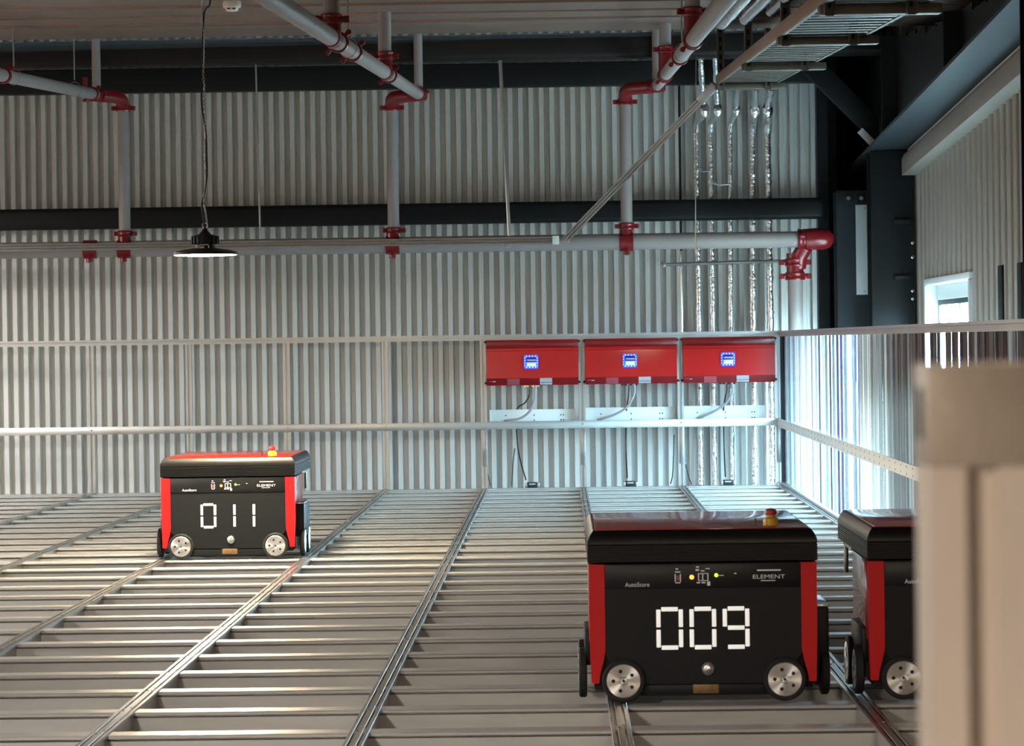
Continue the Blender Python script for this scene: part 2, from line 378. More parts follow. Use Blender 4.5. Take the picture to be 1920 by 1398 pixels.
c.box(XR+.080, XR+.092, VY0, VY1, VZ1-.03, VZ1).box(XR+.080, XR+.092, VY0, VY1, VZ0, VZ0+.03)
structure('window_frame', c, 'dark_steel', added_win)
structure('window_pane', MB().box(XR+.084, XR+.088, VY0, VY1, VZ0, VZ1), 'glass', added_win)
# roof deck: folded sheet with ribs across the hall, falling towards the camera
def dk(v, Y): q = at(400, v, Y); return (Y, q.z)
prof = [(YR, 3.45), (20.6, 3.42), dk(62, 20.3), dk(69, 19.0), dk(64, 18.9), dk(59, 18.05), dk(55, 18.0), dk(49, 17.3), dk(38, 17.25), dk(38, 16.95), dk(46, 16.9), dk(42.5, 16.895), dk(32, 16.40), dk(28.5, 16.395), dk(15, 15.75), dk(10, 15.745), dk(3, 15.45), dk(-4, 15.30), dk(-16, 15.25)]
y = 15.25; z = prof[-1][1]
while y > YF+.4:
    prof += [(y-.20, z-.01), (y-.24, z-.075), (y-.55, z-.09), (y-.59, z-.03)]; y -= .60; z -= .022
prof += [(YF, z)]
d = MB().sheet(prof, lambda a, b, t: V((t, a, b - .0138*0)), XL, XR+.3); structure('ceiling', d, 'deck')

# ------------------------------------------------------------------ storage grid
XS = [.149+.705*k for k in range(-7, 3)]
YS = [7.693+.48*k for k in range(-6, 27)] + [20.405]
GX0, GX1 = XS[0]-.03, XS[-1]+.03
grid = thing('storage_grid', 'aluminium storage grid of narrow crossing rails that fills the hall floor', 'storage grid', ((GX0+GX1)/2, 12.6, FLZ))
lo = [(-.042, -.0035), (-.039, 0), (.039, 0), (.042, -.0035), (.042, -.009), (.006, -.0095), (.006, -.0165), (.033, -.0170), (.033, -.12), (-.033, -.12), (-.033, -.0170), (-.006, -.0165), (-.006, -.0095), (-.042, -.009)]
for yy in YS:
    b = MB().prism(lo, lambda a, b, t: V((t, yy+a, b-.001)), GX0+.03, GX1-.03); build('cross_rail', b, 'alu', grid, smooth=0)
ll = [(-.027, .001), (-.0255, .003), (-.0165, .003), (-.0155, .001), (-.0155, -.009), (-.0095, -.009), (-.0095, .001), (-.0085, .003), (.0085, .003), (.0095, .001), (.0095, -.009), (.0155, -.009), (.0155, .001), (.0165, .003), (.0255, .003), (.027, .001), (.027, -.008), (.023, -.009), (.023, -.105), (-.023, -.105), (-.023, -.009), (-.027, -.008)]
for xx in XS:
    b = MB().prism(ll, lambda a, b, t: V((xx+a, t, b)), YS[0]-.03, 20.43)
    for yy in YS:
        for s in (-1, 1): b.lathe([(.0035, 0), (.0035, .0015), (.0020, .0026)], (xx+s*.0068, yy+.03*s, .003), (0, 0, 1), 8)
    build('lengthwise_rail', b, 'alu_long', grid, smooth=0)
for xx in (XS[0], XS[3], XS[6], XS[9]):
    for yy in (YS[0], YS[12], YS[23], YS[-1]):
        build('upright', MB().box(xx-.02, xx+.02, yy-.02, yy+.02, FLZ, -.09), 'alu', grid)

# ------------------------------------------------------------------ robots
RW = .655
SEG = {'0': 'abcdef', '1': 'bc', '9': 'abcdfg'}
def digit(ch, x, z, y):
    """segments of one figure whose lower left corner is x, z"""
    m = MB(); w, h, t = .078, .124, .0135; q = h/2
    def hb(z0): m.obox(V((x+w/2, y, z0)), (1, 0, 0), (0, 1, 0), (0, 0, 1), w-.030, .003, t-.001, .0015)
    def vb(x0, z0): m.obox(V((x0, y, z0)), (1, 0, 0), (0, 1, 0), (0, 0, 1), t-.001, .003, q-.011, .0015)
    for s in SEG[ch]:
        if s == 'a': hb(z+h-t/2)
        if s == 'g': hb(z+q)
        if s == 'd': hb(z+t/2)
        if s == 'f': vb(x+t/2, z+q*1.5-.002)
        if s == 'e': vb(x+t/2, z+q*.5+.002)
        if s == 'b': vb(x+w-t/2, z+q*1.5-.002)
        if s == 'c': vb(x+w-t/2, z+q*.5+.002)
    return m
def wheel(root, c, axis, r, w, hub=True):
    ax = V(axis); tr = MB().lathe([(r*.74, -w/2), (r*.93, -w/2), (r, -w*.32), (r, w*.32), (r*.93, w/2), (r*.80, w/2), (r*.79, w*.40), (.02, w*.40)], c, ax, 36)
    t = build('wheel', tr, 'rubber', root, True)
    hb = MB().lathe([(r*.79, w*.38), (r*.79, w*.47), (r*.76, w*.52), (r*.20, w*.50), (r*.17, w*.44), (.004, w*.44)], c, ax, 36)
    h = build('hub', hb, 'hub' if abs(ax.y) > .5 else 'hub_side', t, True)
    a = V((0, 0, 1)); b = ax.cross(a)
    for k in range(5):
        an = 2*PI*k/5 + .3
        build('hub_hole', MB().lathe([(r*.085, w*.49), (r*.085, w*.535)], V(c) + (a*math.cos(an)+b*math.sin(an))*r*.47, ax, 10), 'hole', t, True)
    build('hub_centre', MB().lathe([(r*.06, w*.43), (r*.06, w*.47)], c, ax, 8), 'hole', t, True)
    return t
def robot(number, loc, label):
    R = thing('storage_robot', label, 'robot', loc, 'red and black storage robots')
    B = lambda n, m, k, par=R, s=35: build(n, m, k, par, True, s)
    # carcass behind the front plate
    B('chassis', MB().box(.012, RW-.012, .012, .43, .035, .398, .006), 'r_black')
    fp = MB().prism([(.046, .398), (RW-.046, .398), (RW-.046, .135), (RW-.060, .120), (RW-.060, .052), (.060, .052), (.060, .120), (.046, .135)], lambda a, b, t: V((a, t, b)), 0, .014)
    B('front_panel', fp, 'r_black')
    B('bumper', MB().box(.085, RW-.085, .002, .03, .018, .050, .004), 'r_black')
    for s in (0, 1):
        X = (lambda a: a) if s == 0 else (lambda a: RW-a)
        cs = MB().prism([(0, .398), (.0455, .398), (.0455, .150), (.040, .122), (.030, .085), (.026, .056), (.004, .056), (.002, .12), (0, .2)], lambda a, b, t: V((X(a), t, b)), -.003, .03)
        B('corner_strip', cs, 'r_red')
        sd = MB().box(*sorted((X(-.001), X(.012))), .03, .435, .17, .398, .003); B('side_panel', sd, 'r_red_side')
        ho, ht = (.014, .20) if s == 0 else (.040, .262)
        hs = MB().box(*sorted((X(-ho), X(.010))), .07, .37, .10, ht, .006); B('side_housing', hs, 'r_black')
        if s: B('housing_cover', MB().box(*sorted((X(-.043), X(.002))), .065, .375, .262, .270, .002), 'silver')
        B('lift_bracket', MB().box(*sorted((X(.012), X(.024))), .80, .83, .300, .402, .002).box(*sorted((X(.012), X(.05))), .60, .83, .385, .402, .002), 'silver')
        for yy in (.115, .345): wheel(R, (X(-.020 if s == 0 else -.028), yy, .0755), (-1 if s == 0 else 1, 0, 0), .0725, .024)
    for xx in (.096, RW-.096):
        wheel(R, (xx, -.008, .0640), (0, -1, 0), .0625, .026)
        wheel(R, (xx, .452, .0640), (0, 1, 0), .0625, .026)
    # glossy control strip
    cst = B('control_strip', MB().box(.0465, RW-.0465, -.0035, .004, .327, .3965, .0012), 'r_strip')
    Y = -.0042
    B('red_lamp', MB().lathe([(.0062, -.001), (.0062, .0015), (.003, .0035)], (.296, Y, .359), (0, -1, 0), 14), 'led_r', cst)
    B('green_lamp', MB().lathe([(.0050, -.001), (.0050, .0015), (.0025, .0030)], (.3665, Y, .364), (0, -1, 0), 14), 'led_g', cst)
    for nm, rows in (('battery_symbol', ((.248, .373, .016, .003), (.250, .381, .007, .004), (.247, .346, .003, .022), (.262, .346, .003, .022), (.249, .342, .014, .003))),
                     ('display_print', ((.307, .377, .010, .005), (.309, .386, .008, .004), (.322, .375, .011, .0035), (.336, .382, .012, .0025), (.314, .350, .003, .019), (.326, .350, .003, .019), (.341, .350, .003, .019),
                                        (.314, .348, .03, .002), (.314, .368, .03, .002), (.310, .341, .010, .004), (.324, .341, .011, .004), (.340, .334, .009, .012))),
                     ('dash_print', ((.374, .362, .014, .002),)), ('dot_print', ((.418, .3665, .007, .0035),))):
        sg = MB()
        for (x, z, w, h) in rows: sg.box(x, x+w, Y-.0008, Y+.001, z, z+h)
        B(nm, sg, 'print', cst)
    B('dark_window', MB().box(.252, .261, Y-.0008, Y+.001, .350, .364), 'label_r', cst)
    text('brand_text', 'AutoStore', .104, Y-.0004, .3335, .0175, 'print', R, .070)
    text('logo_text', 'ELEMENT', .470, Y-.0004, .3525, .0165, 'print', R, .092)
    B('logo_caption', MB().box(.484, .552, Y-.0008, Y+.001, .3745, .3785), 'print'); B('logo_subline', MB().box(.494, .536, Y-.0008, Y+.001, .3455, .3478), 'print')
    x0 = .192
    for i, ch in enumerate(number): B('digit', digit(ch, x0+i*.0955, .150, -.0008), 'digit')
    B('push_button', MB().lathe([(.0195, -.002), (.0195, .003), (.017, .007), (.011, .0105), (.003, .012)], (.340, 0, .0945), (0, -1, 0), 24), 'hub')
    B('name_plate', MB().box(.296, .370, -.002, .004, .024, .050, .001), 'brassplate')
    # lid: ribbed skirt, chamfered cap, glossy red top
    sk = MB(); LD = .865; x0, x1, y0, y1 = -.003, RW+.003, -.006, LD
    def ring(ins, z): return [sk.bm.verts.new(c) for c in ((x0+ins, y0+ins, z), (x1-ins, y0+ins, z), (x1-ins, y1-ins, z), (x0+ins, y1-ins, z))]
    lev = [(.012, .4005), (.002, .404)]
    for k in range(7): lev += [(.0, .4055+k*.0068), (.0, .4095+k*.0068), (.0018, .4103+k*.0068), (.0018, .4115+k*.0068)]
    lev += [(.0, .456), (.001, .466), (.008, .482), (.016, .4935), (.019, .4955)]
    rings = [ring(i, z) for i, z in lev]
    for A, C in zip(rings, rings[1:]):
        for k in range(4): sk.bm.faces.new((A[k], A[(k+1) % 4], C[(k+1) % 4], C[k]))
    sk.bm.faces.new(rings[0][::-1]); sk.bm.faces.new(rings[-1])
    B('lid', sk, 'r_lid', s=20)
    B('lid_top', MB().box(x0+.024, x1-.024, y0+.024, y1-.024, .490, .4975, .001), 'r_red_top')
    es = B('emergency_stop', MB().lathe([(.0225, .497), (.0225, .512), (.020, .518), (.0125, .522), (.0125, .528)], (.535, .13, 0), (0, 0, 1), 24), 'yellow')
    B('mushroom_button', MB().lathe([(.010, .526), (.0175, .529), (.0180, .536), (.015, .543), (.006, .5465)], (.535, .13, 0), (0, 0, 1), 24), 'estop', es)
    B('antenna', MB().lathe([(.0022, .497), (.0022, .519), (.001, .520)], (.488, .10, 0), (0, 0, 1), 8), 'gasket')
    return R
robot('009', (.072, 8.205, .0025), 'red and black wheeled robot with number 009, whole in view')
robot('011', (-1.966, 13.925, .0025), 'red and black wheeled robot with number 011 under the hanging lamp')
robot('', (.875, 8.205, .0025), 'red and black wheeled robot half hidden behind the blurred near post')

# ------------------------------------------------------------------ fences
FY = 20.435
PX = [x-.0 for x in XS[1:]]
fb = thing('guard_fence', 'aluminium guard fence in front of the corrugated rear wall, carrying the red boxes', 'fence', (-1.2, FY, 0))
def railprof(w, h): return [(-w/2, -h/2), (w/2, -h/2), (w/2, -h*.12), (w*.36, -h*.10), (w*.36, h*.10), (w/2, h*.12), (w/2, h/2), (-w/2, h/2), (-w/2, h*.16), (-w*.10, h*.15), (-w*.10, -h*.15), (-w/2, -h*.16)]
TZ = 1.079
build('top_rail', MB().prism(railprof(.045, .040), lambda a, b, t: V((t, FY+a, TZ+b)), GX0, XS[-1]+.025), 'alu_fence', fb)
build('mid_rail', MB().box(GX0, XS[-1]+.0, FY-.032, FY-.026, .422, .477, .001), 'alu_fence', fb)
for k, xx in enumerate(PX):
    q = xx if k < 8 else xx-.012
    po = build('post', MB().prism(railprof(.045, .045), lambda a, b, t: V((q+b, FY+a, t)), .003, TZ-.02), 'alu_fence', fb)
    build('bolt', MB().lathe([(.006, 0), (.006, .004)], (q, FY-.032, .452), (0, -1, 0), 10), 'silver', po)
    if k >= 5: build('corner_plate', MB().box(q-.012, q+.020, FY-.029, FY-.0225, .16, .42, .001), 'galv', po)
FX = XS[-1]+.02
fs = thing('side_fence', 'side guard fence of ribbed translucent sheet beside the window wall', 'fence', (FX, 12.5, 0))
build('top_rail', MB().prism(railprof(.045, .040), lambda a, b, t: V((FX+a, t, TZ+b)), 9.35, FY+.0225), 'alu_fence', fs)
build('bottom_rail', MB().box(FX-.012, FX+.022, 9.35, FY, .0035, .022, .002), 'alu_fence', fs)
mr = MB().box(FX-.036, FX-.030, 9.35, FY-.03, .415, .477, .001); mrr = build('mid_rail', mr, 'white', fs)
hm = MB()
yy = 9.5
while yy < 20.3:
    hm.lathe([(.005, 0), (.005, .001)], (FX-.036, yy, .462), (-1, 0, 0), 8).lathe([(.005, 0), (.005, .001)], (FX-.036, yy, .430), (-1, 0, 0), 8); yy += .22
build('screw_hole', hm, 'hole', mrr)
build('corner_post', MB().prism(railprof(.045, .045), lambda a, b, t: V((FX+b+.012, FY-.005+a, t)), .003, TZ-.02), 'dark_steel', fs)
pp = .23
for (ya, yb, mk) in ((15.22, FY-.03, 'poly'), (9.35, 15.20, 'poly_near')):
    sh = MB().sheet(corr(ya, yb-.02, pp, pp*.34, pp*.16, pp*.34, .010), lambda a, b, t: V((FX+.016-b, min(a, yb), t)), .022, TZ-.018)
    o_ = build('fluted_sheet', sh, mk, fs)
    if sum(p_.normal.x*p_.area for p_ in o_.data.polygons) > 0: o_.data.flip_normals()
# near post, out of focus
px0, py0 = .1553, 1.21
np_ = thing('fence_post', 'blurred beige aluminium fence post with square cap close to the camera', 'fence post', (px0+.0225, py0+.0225, FLZ))
s = .0452; g = [(0, 0), (.34, 0), (.36, .02), (.36, .10), (.30, .12), (.30, .26), (.70, .26), (.70, .12), (.64, .10), (.64, .02), (.66, 0), (1, 0), (1, .34), (.98, .36), (.90, .36), (.88, .30), (.74, .30), (.74, .70), (.88, .70), (.90, .64), (.98, .64), (1, .66), (1, 1), (0, 1), (0, .66), (.02, .64), (.10, .64), (.12, .70), (.26, .70), (.26, .30), (.12, .30), (.10, .36), (.02, .36), (0, .34)]
build('extrusion', MB().prism(g, lambda a, b, t: V((px0+a*s, py0+b*s, t)), FLZ, .9885), 'alu_post', np_, smooth=0)
cp = build('end_cap', MB().box(px0-.0006, px0+.0458, py0-.0006, py0+.0458, .9885, 1.0325, .0012), 'alu_cap', np_)
build('side_slot', MB().box(px0-.0009, px0-.0003, py0+.014, py0+.031, 1.000, 1.022, .0001), 'hole', cp)

# ------------------------------------------------------------------ chargers on the rear fence
CH = []
def charger(i, xc, label, tone):
    R = thing('charging_station', label, 'charging station', (xc, FY-.0225, .735), 'red charging stations on the rear fence')
    B = lambda n, m, k, par=R, s_=35: build(n, m, k, par, True, s_)
    hw = .327; H = .325
    pr_ = [(0, 0), (0, H), (-.020, H), (-.024, H-.052), (-.060, H-.056), (-.064, H-.062), (-.050, H-.066), (-.050, H-.076), (-.060, H-.080), (-.064, .052), (-.052, .020), (-.040, 0)]
    B('housing', MB().prism(pr_, lambda a, b, t: V((t, a, b)), -hw, hw), 'c_red', s_=15)
    B('top_band', MB().box(-hw+.002, hw-.002, -.0285, -.020, H-.050, H-.004, .001), 'c_red_d')
    B('lower_band', MB().prism([(-.0655, .051), (-.0535, .019), (-.0415, .001), (-.038, .001), (-.050, .019), (-.062, .051)], lambda a, b, t: V((t, a, b)), -hw+.002, hw-.002), 'c_red_d')
    for sx in (-1, 1): B('side_flange', MB().box(*sorted((sx*hw, sx*(hw+.012))), -.006, -.001, -.004, H+.002, .001), 'alu_fence')
    for sx in (-1, 1):
        for zz in (.018, H-.014): B('bolt', MB().lathe([(.009, 0), (.009, .006), (.005, .008)], (sx*(hw+.008), -.006, zz), (0, -1, 0), 12), 'gasket')
    dsp = B('display', MB().box(-.060, .042, -.0705, -.060, .118, .216, .010, 3), 'blue_led')
    dm = MB()
    for k in range(4):
        t = (k+.5)/4
        dm.box(-.052+t*.086-.005, -.052+t*.086+.005, -.0722, -.070, .203, .210).box(-.052+t*.086-.005, -.052+t*.086+.005, -.0722, -.070, .124, .131)
        dm.box(-.056, -.050, -.0722, -.070, .130+t*.075-.004, .130+t*.075+.004).box(.032, .038, -.0722, -.070, .130+t*.075-.004, .130+t*.075+.004)
    B('led_dot', dm, 'blue_dot', dsp)
    B('screen_top', MB().box(-.044, .027, -.0730, -.0700, .166, .200, .001), 'screen_d', dsp)
    B('screen_bar', MB().box(-.036, .024, -.0740, -.0725, .174, .184), 'label', dsp)
    B('screen_base', MB().box(-.040, .026, -.0735, -.0700, .134, .162, .001), 'screen', dsp)
    def lowlab(n, xa, xb, za, zb, k):
        ya = lambda z: -.0415-(z-.001)*.46 if z < .03 else -.0540-(z-.019)*.37
        B(n, MB().prism([(ya(za)-.003, za), (ya(zb)-.003, zb), (ya(zb)+.002, zb), (ya(za)+.002, za)], lambda a, b, t: V((t, a, b)), xa, xb), k)
    lowlab('faded_label', -.180, -.092, .004, .047, 'label_r'); lowlab('grey_label', .052, .140, .004, .050, 'label'); lowlab('logo_print', -.312, -.286, .027, .034, 'label_r'); lowlab('logo_print', -.284, -.264, .026, .031, 'white')
    gl = MB()
    for gx in (-.062, -.040, -.002, .036): gl.lathe([(.008, 0), (.010, -.004), (.010, -.010), (.006, -.013)], (gx, -.030, .001), (0, 0, 1), 10)
    B('cable_gland', gl, 'brass' if i == 0 else 'gasket')
    # supply cable in grey, data cable in black, following the sag seen on each station
    Bx = V((xc, FY-.0225, .735)); Y0 = FY-.06
    gpts, bpts = CH[i]
    B('power_cable', MB().tube(smooth_path([V((.022, -.030, -.004))]+[at(u, v, yq)-Bx for u, v, yq in gpts]), .0085, 8), 'cable_g')
    B('data_cable', MB().tube(smooth_path([V((-.016, -.030, -.004))]+[at(u, v, yq)-Bx for u, v, yq in bpts]), .0050, 8), 'cable_b')
    return R
YA, YC = 20.38, 20.60
CH += [([(1004, 735, YA), (1002, 752, YA), (992, 772, YA+.02), (975, 784, YA+.05), (950, 788, YA+.10), (930, 792, YC)], [(993, 730, YA), (992, 742, YA), (984, 755, YA+.03), (972, 763, YA+.1), (968, 775, YC), (969, 815, YC), (972, 845, YC), (978, 872, YC-.05), (986, 899, 20.42)]),
       ([(1190, 735, YA), (1184, 750, YA), (1172, 766, YA+.02), (1150, 778, YA+.05), (1125, 786, YA+.10), (1105, 793, YC)], [(1179, 730, YA), (1178, 745, YA), (1175, 765, YA+.1), (1174, 800, YC), (1174, 850, YC), (1176, 895, 20.42)]),
       ([(1374, 733, YA), (1368, 746, YA), (1356, 760, YA+.02), (1335, 773, YA+.05), (1310, 784, YA+.10), (1293, 790, YC)], [(1363, 730, YA), (1360, 745, YA), (1357, 765, YA+.1), (1357, 800, YC), (1358, 850, YC), (1360, 893, 20.42)])]
for i, lb in enumerate(('red charging box with blue-lit display and brass cable glands, farthest from the corner', 'red charging box with blue-lit display, between the two other red boxes', 'red charging box with blue-lit display, next to the fence corner')):
    charger(i, (XS[6+i]+XS[7+i])/2 - (.006 if i == 2 else 0), lb, i)
# pale bracket plates behind the middle rail
for i, (ua, ub, va, vb, lb) in enumerate(((918, 1079, 767, 792, 'pale drilled mounting plate under the red box with brass glands'), (1094, 1266, 763, 791, 'pale drilled mounting plate under the middle red box'), (1277, 1437, 760, 789, 'pale drilled mounting plate under the red box at the fence corner'))):
    A = at(ua, (va+vb)/2, 20.50); C_ = at(ub, (va+vb)/2, 20.50); zt = at((ua+ub)/2, va, 20.5).z; zb = at((ua+ub)/2, vb+4, 20.5).z
    t = thing('mounting_plate', lb, 'mounting plate', ((A.x+C_.x)/2, 20.50, zb), 'pale mounting plates behind the middle rail')
    build('plate', MB().box(A.x, C_.x, 20.495, 20.501, zb, zt, .001), 'plate', t)
    hm = MB()
    for fx in (.19, .52, .86):
        for fz in (.30, .62):
            for dx in (0, .018) if fx > .8 else (0,): hm.lathe([(.005, 0), (.005, .0012)], (A.x+(C_.x-A.x)*fx-dx, 20.495, zb+(zt-zb)*fz), (0, -1, 0), 8)
    build('drill_hole', hm, 'hole', t)
# small contact blocks at the end of the grid
for i, (u, lb) in enumerate(((998, 'small black contact block on the grid edge under the red box with brass glands'), (1182, 'small black contact block on the grid edge under the middle red box'), (1365, 'small black contact block on the grid edge under the red box at the fence corner'))):
    c0 = at(u, 908, 20.40); x = c0.x
    t = thing('contact_block', lb, 'contact block', (x, 20.40, .002), 'contact blocks on the grid edge')
    build('block', MB().box(x-.038, x+.038, 20.38, 20.42, .002, .040, .004), 'gasket', t)
    build('end_bracket', MB().box(x-.052, x-.036, 20.375, 20.425, .002, .034, .002), 'galv', t)
    build('end_bracket', MB().box(x+.036, x+.052, 20.375, 20.425, .002, .034, .002), 'galv', t)
    build('block_print', MB().box(x-.022, x+.022, 20.3785, 20.381, .024, .032), 'label', t)
# thin loose cables behind the posts
for i, (pts, lb) in enumerate((([(914, 885), (917, 898), (920, 911)], 'short thin black cable at the foot of the post by the first red box'), ([(965, 840), (962, 870), (960, 911)], 'thin black cable hanging straight below the red box with brass glands'), ([(1264, 815), (1263, 850), (1261, 890), (1257, 907)], 'thin black cable hanging beside the post between the middle and corner red boxes'), ([(1286, 870), (1291, 893), (1297, 908)], 'short thin black cable curving below the red box at the corner'))):
    solo('loose_cable', MB().tube(smooth_path([at(u, v, 20.62) for u, v in pts]), .004, 8), 'cable_b', lb, 'cable', 'loose cables below the red boxes')

# ------------------------------------------------------------------ rear wall steelwork
YG = 20.72
def girt(name, v0, v1, label, rnd, u=900, kx=1.93):
    z1 = at(u, v0, YG).z; z0 = at(u, v1, YG).z
    m = MB().box(-6.2, kx, YG, YG+.10, z0, z1, rnd, 4)
    return solo(name, m, 'black_steel', label, 'beam')
girt('steel_girt', 379, 419, 'black steel girt across the middle of the corrugated rear wall, above the grey main pipe', .035)
girt('steel_girt', 118.5, 164, 'black steel girt along the top of the corrugated rear wall', .01)
z1 = at(900, 64, 19.95).z; z0 = at(900, 112, 19.95).z
solo('roof_beam', MB().box(XL+.05, XR-.2, 19.95, 20.15, z0, z1, .04, 4), 'brown_steel', 'dark brown roof beam running across the hall under the deck', 'beam')
# panel seam and thin vertical line near the foil pipes
wc = thing('wall_conduit', 'thin vertical conduit on the rear wall beside the foil pipes, dark above and bright below', 'conduit', (at(1279, 622, 20.90).x, 20.90, at(1279, 622, 20.90).z))
build('upper_tube', MB().tube([at(1273, 150, 20.88), at(1277, 470, 20.88)], .009, 8), 'black_steel', wc)
build('lower_tube', MB().tube([at(1277, 470, 20.88), at(1279, 622, 20.88)], .009, 8), 'silver', wc)

# ------------------------------------------------------------------ sprinkler pipes
YP = 20.15
RD = (at(1072, 362, 1.0) - CAM)          # all ceiling runs share this fall
def along(p, s): return p - RD*s          # s metres towards the camera
def on_run(p_end, u):
    """distance along the run at which it crosses column u of the photo"""
    lo_, hi_ = 0.0, 17.0
    f_ = lambda s_: (lambda c_: 960+FPX*c_.x/-c_.z)(W2C @ (along(p_end, s_)-CAM))
    inc = f_(1.0) > f_(0.0)
    for _ in range(50):
        mid = (lo_+hi_)/2
        if (f_(mid) < u) == inc: lo_ = mid
        else: hi_ = mid
    return (lo_+hi_)/2
RP, RR = .0385, .0415
def elbow(mb, a, corner, c, r, rb, n=8):
    """smooth bend a > corner > c with radius rb"""
    a, corner, c = V(a), V(corner), V(c); d1 = (a-corner).normalized(); d2 = (c-corner).normalized()
    p0 = corner+d1*rb; p1 = corner+d2*rb
    pts = [a] + [p0*(1-t)**2 + corner*2*t*(1-t) + p1*t*t for t in [k/n for k in range(n+1)]] + [c]
    mb.tube(pts, r, 16); return mb
def branch(label, end_uv, riser_u, riser_v, s_far, rings, tees, hangers, stub_v, thin, nipple=None):
    E = at(*end_uv, YP-.30)
    top = at(riser_u, riser_v[0], YP); bot = at(riser_u+3, riser_v[1], YP)
    R = thing('sprinkler_branch', label, 'sprinkler pipe', (bot.x, YP, bot.z), 'grey sprinkler branches with red fittings')
    F = along(E, s_far)
    build('branch_pipe', MB().tube([E+RD*.03, F], RP, 20), 'pipe', R)
    build('riser', MB().tube([V((top.x, YP, top.z)), V((bot.x, YP, bot.z))], RR, 20), 'pipe', R)
    sx = 1 if E.x > top.x else -1
    em = MB(); zc = E.z - .004
    C0 = V((top.x, YP-.10, zc)); 
    elbow(em, V((E.x - sx*.03, E.y+.06, zc)), C0, V((top.x, YP, top.z)) + V((0, 0, .02)), RR*1.12, .07)
    em.tube([E+RD*.02, E+RD*.09], RP*1.16, 16)
    em.lathe([(RP*1.1, -.05), (RP*1.2, -.03), (RP*1.2, .05), (RP*.9, .06)], E+RD*.07, (sx, 0, 0), 16)
    build('elbow', em, 'red_fit', R)
    cm = lambda p_, ax, r, ear, w=.045: build('coupling', MB().coupling(p_, ax, r, ear, w), 'red_fit', R)
    cm(V((top.x, YP, top.z)), (0, 0, 1), RR, (1, 0, 0)); cm(V((bot.x, YP, bot.z)), (0, 0, 1), RR, (1, 0, 0))
    cm(E+RD*.02, RD, RP, (1, 0, .25))
    for u in rings: cm(along(E, on_run(E, u)), RD, RP, (1, 0, .9), .042)
    for u, vtop, vcap in tees:
        P = along(E, on_run(E, u)); Tt = at(u, vtop, P.y)
        ztop = P.z + .62
        tm = MB().tube([along(P, .09), along(P, -.09)], RP*1.16, 16).tube([P, V((P.x, P.y, Tt.z-.02))], RP*1.12, 16)
        tm.coupling(V((P.x, P.y, Tt.z)), (0, 0, 1), RP, (1, .2, 0), .045)
        t_ = build('tee', tm, 'red_fit', R)
        build('drop_pipe', MB().tube([V((P.x, P.y, Tt.z-.01)), V((P.x, P.y, ztop))], RP*.98, 16), 'pipe', R)
    for u, vtop in hangers:
        P = along(E, on_run(E, u)); 
        rod = MB().tube([P+V((0, 0, RP+.03)), V((P.x, P.y, P.z+.55))], .0045, 8)
        n = 20; rod.tube([P + V((math.sin(2*PI*k/n)*(RP+.004), 0, math.cos(2*PI*k/n)*(RP+.004)*1.15 + .006)) for k in range(n+1)], .0022, 6, cap=False)
        build('hanger', rod, 'galv', R)
    for u in thin:
        P = along(E, on_run(E, u)); build('joint_ring', MB().lathe([(RP*1.0, -.004), (RP*1.02, -.004), (RP*1.02, .004), (RP*1.0, .004)], P, RD, 20), 'galv', R)
    if nipple:
        P = along(E, on_run(E, nipple)); build('nipple', MB().tube([P, P+V((0, 0, RP+.055))], .016, 12).lathe([(.019, 0), (.019, .014)], P+V((0, 0, RP+.05)), (0, 0, 1), 12), 'red_fit', R)
    S = E+RD*.07
    build('vent_pipe', MB().tube([S, V((S.x, S.y, S.z+.62))], RP*.80, 14), 'pipe', R)
    return R
branch('grey sprinkler branch with red elbow nearest the hanging lamp', (178, 177), 231, (203, 438), 5.5, (172, 6), (), ((26, 30), (140, 125)), 120, (29, 148), 160)
branch('grey sprinkler branch with red tees and elbow above the middle of the rear wall', (784, 176), 735, (202, 432), 12.0, (634, 661, 729), ((722, 105, 15), (622, 36, 0)), ((653, 0),), 115, (575,))
branch('grey sprinkler branch with red fittings beside the cable tray', (1232, 160), 1172, (191, 424), 12.0, (1299, 1275, 1247), ((1248, 93, 5), (1299, 22, 0)), ((1279, 0),), 110, (1326,))
# main
MZ = at(900, 457, YP).z; MZ = (at(1300, 451, YP).z + at(1480, 449, YP).z)/2; MR = .0575
xe = at(1497, 450, YP).x
mp = thing('sprinkler_main', 'thick grey sprinkler main pipe with red end fitting along the rear wall', 'sprinkler pipe', (-1.5, YP, MZ-MR))
XA = V((1, 0, 0))
build('main_pipe', MB().tube([V((-6.0, YP, MZ)), V((xe, YP, MZ))], MR, 24), 'pipe', mp)
tm = MB().tube(smooth_path([V((xe, YP, MZ)), V((xe+.07, YP, MZ)), V((xe+.13, YP, MZ)), V((xe+.17, YP, MZ)), V((xe+.19, YP, MZ))]), [MR*1.14]*17+[MR*1.25]*0 if False else MR*1.16, 20)
tm.lathe([(MR*1.0, -.09), (MR*1.28, -.08), (MR*1.34, -.02), (MR*1.30, .05), (MR*1.0, .095), (MR*.5, .115)], V((xe+.13, YP, MZ)), XA, 24)
tm.tube([V((xe+.05, YP+.03, MZ-.05)), V((xe+.01, YP+.06, MZ-.12)), V((xe+.0, YP+.07, MZ-.20))], MR*1.0, 18)
build('end_tee', tm, 'red_fit', mp)
build('coupling', MB().coupling(V((xe+.02, YP, MZ)), XA, MR, (0, -1, .2), .05), 'red_fit', mp)
q = at(1492, 490, YP)
for vv in (491, 517): build('coupling', MB().coupling(V((q.x, YP+.07, at(1492, vv, YP).z)), (0, 0, 1), MR*.95, (1, 0, 0), .055), 'red_fit', mp)
build('down_fitting', MB().tube([V((q.x, YP+.07, at(1492, 474, YP).z)), V((q.x, YP+.07, at(1492, 522, YP).z))], MR*1.06, 18), 'red_fit', mp)
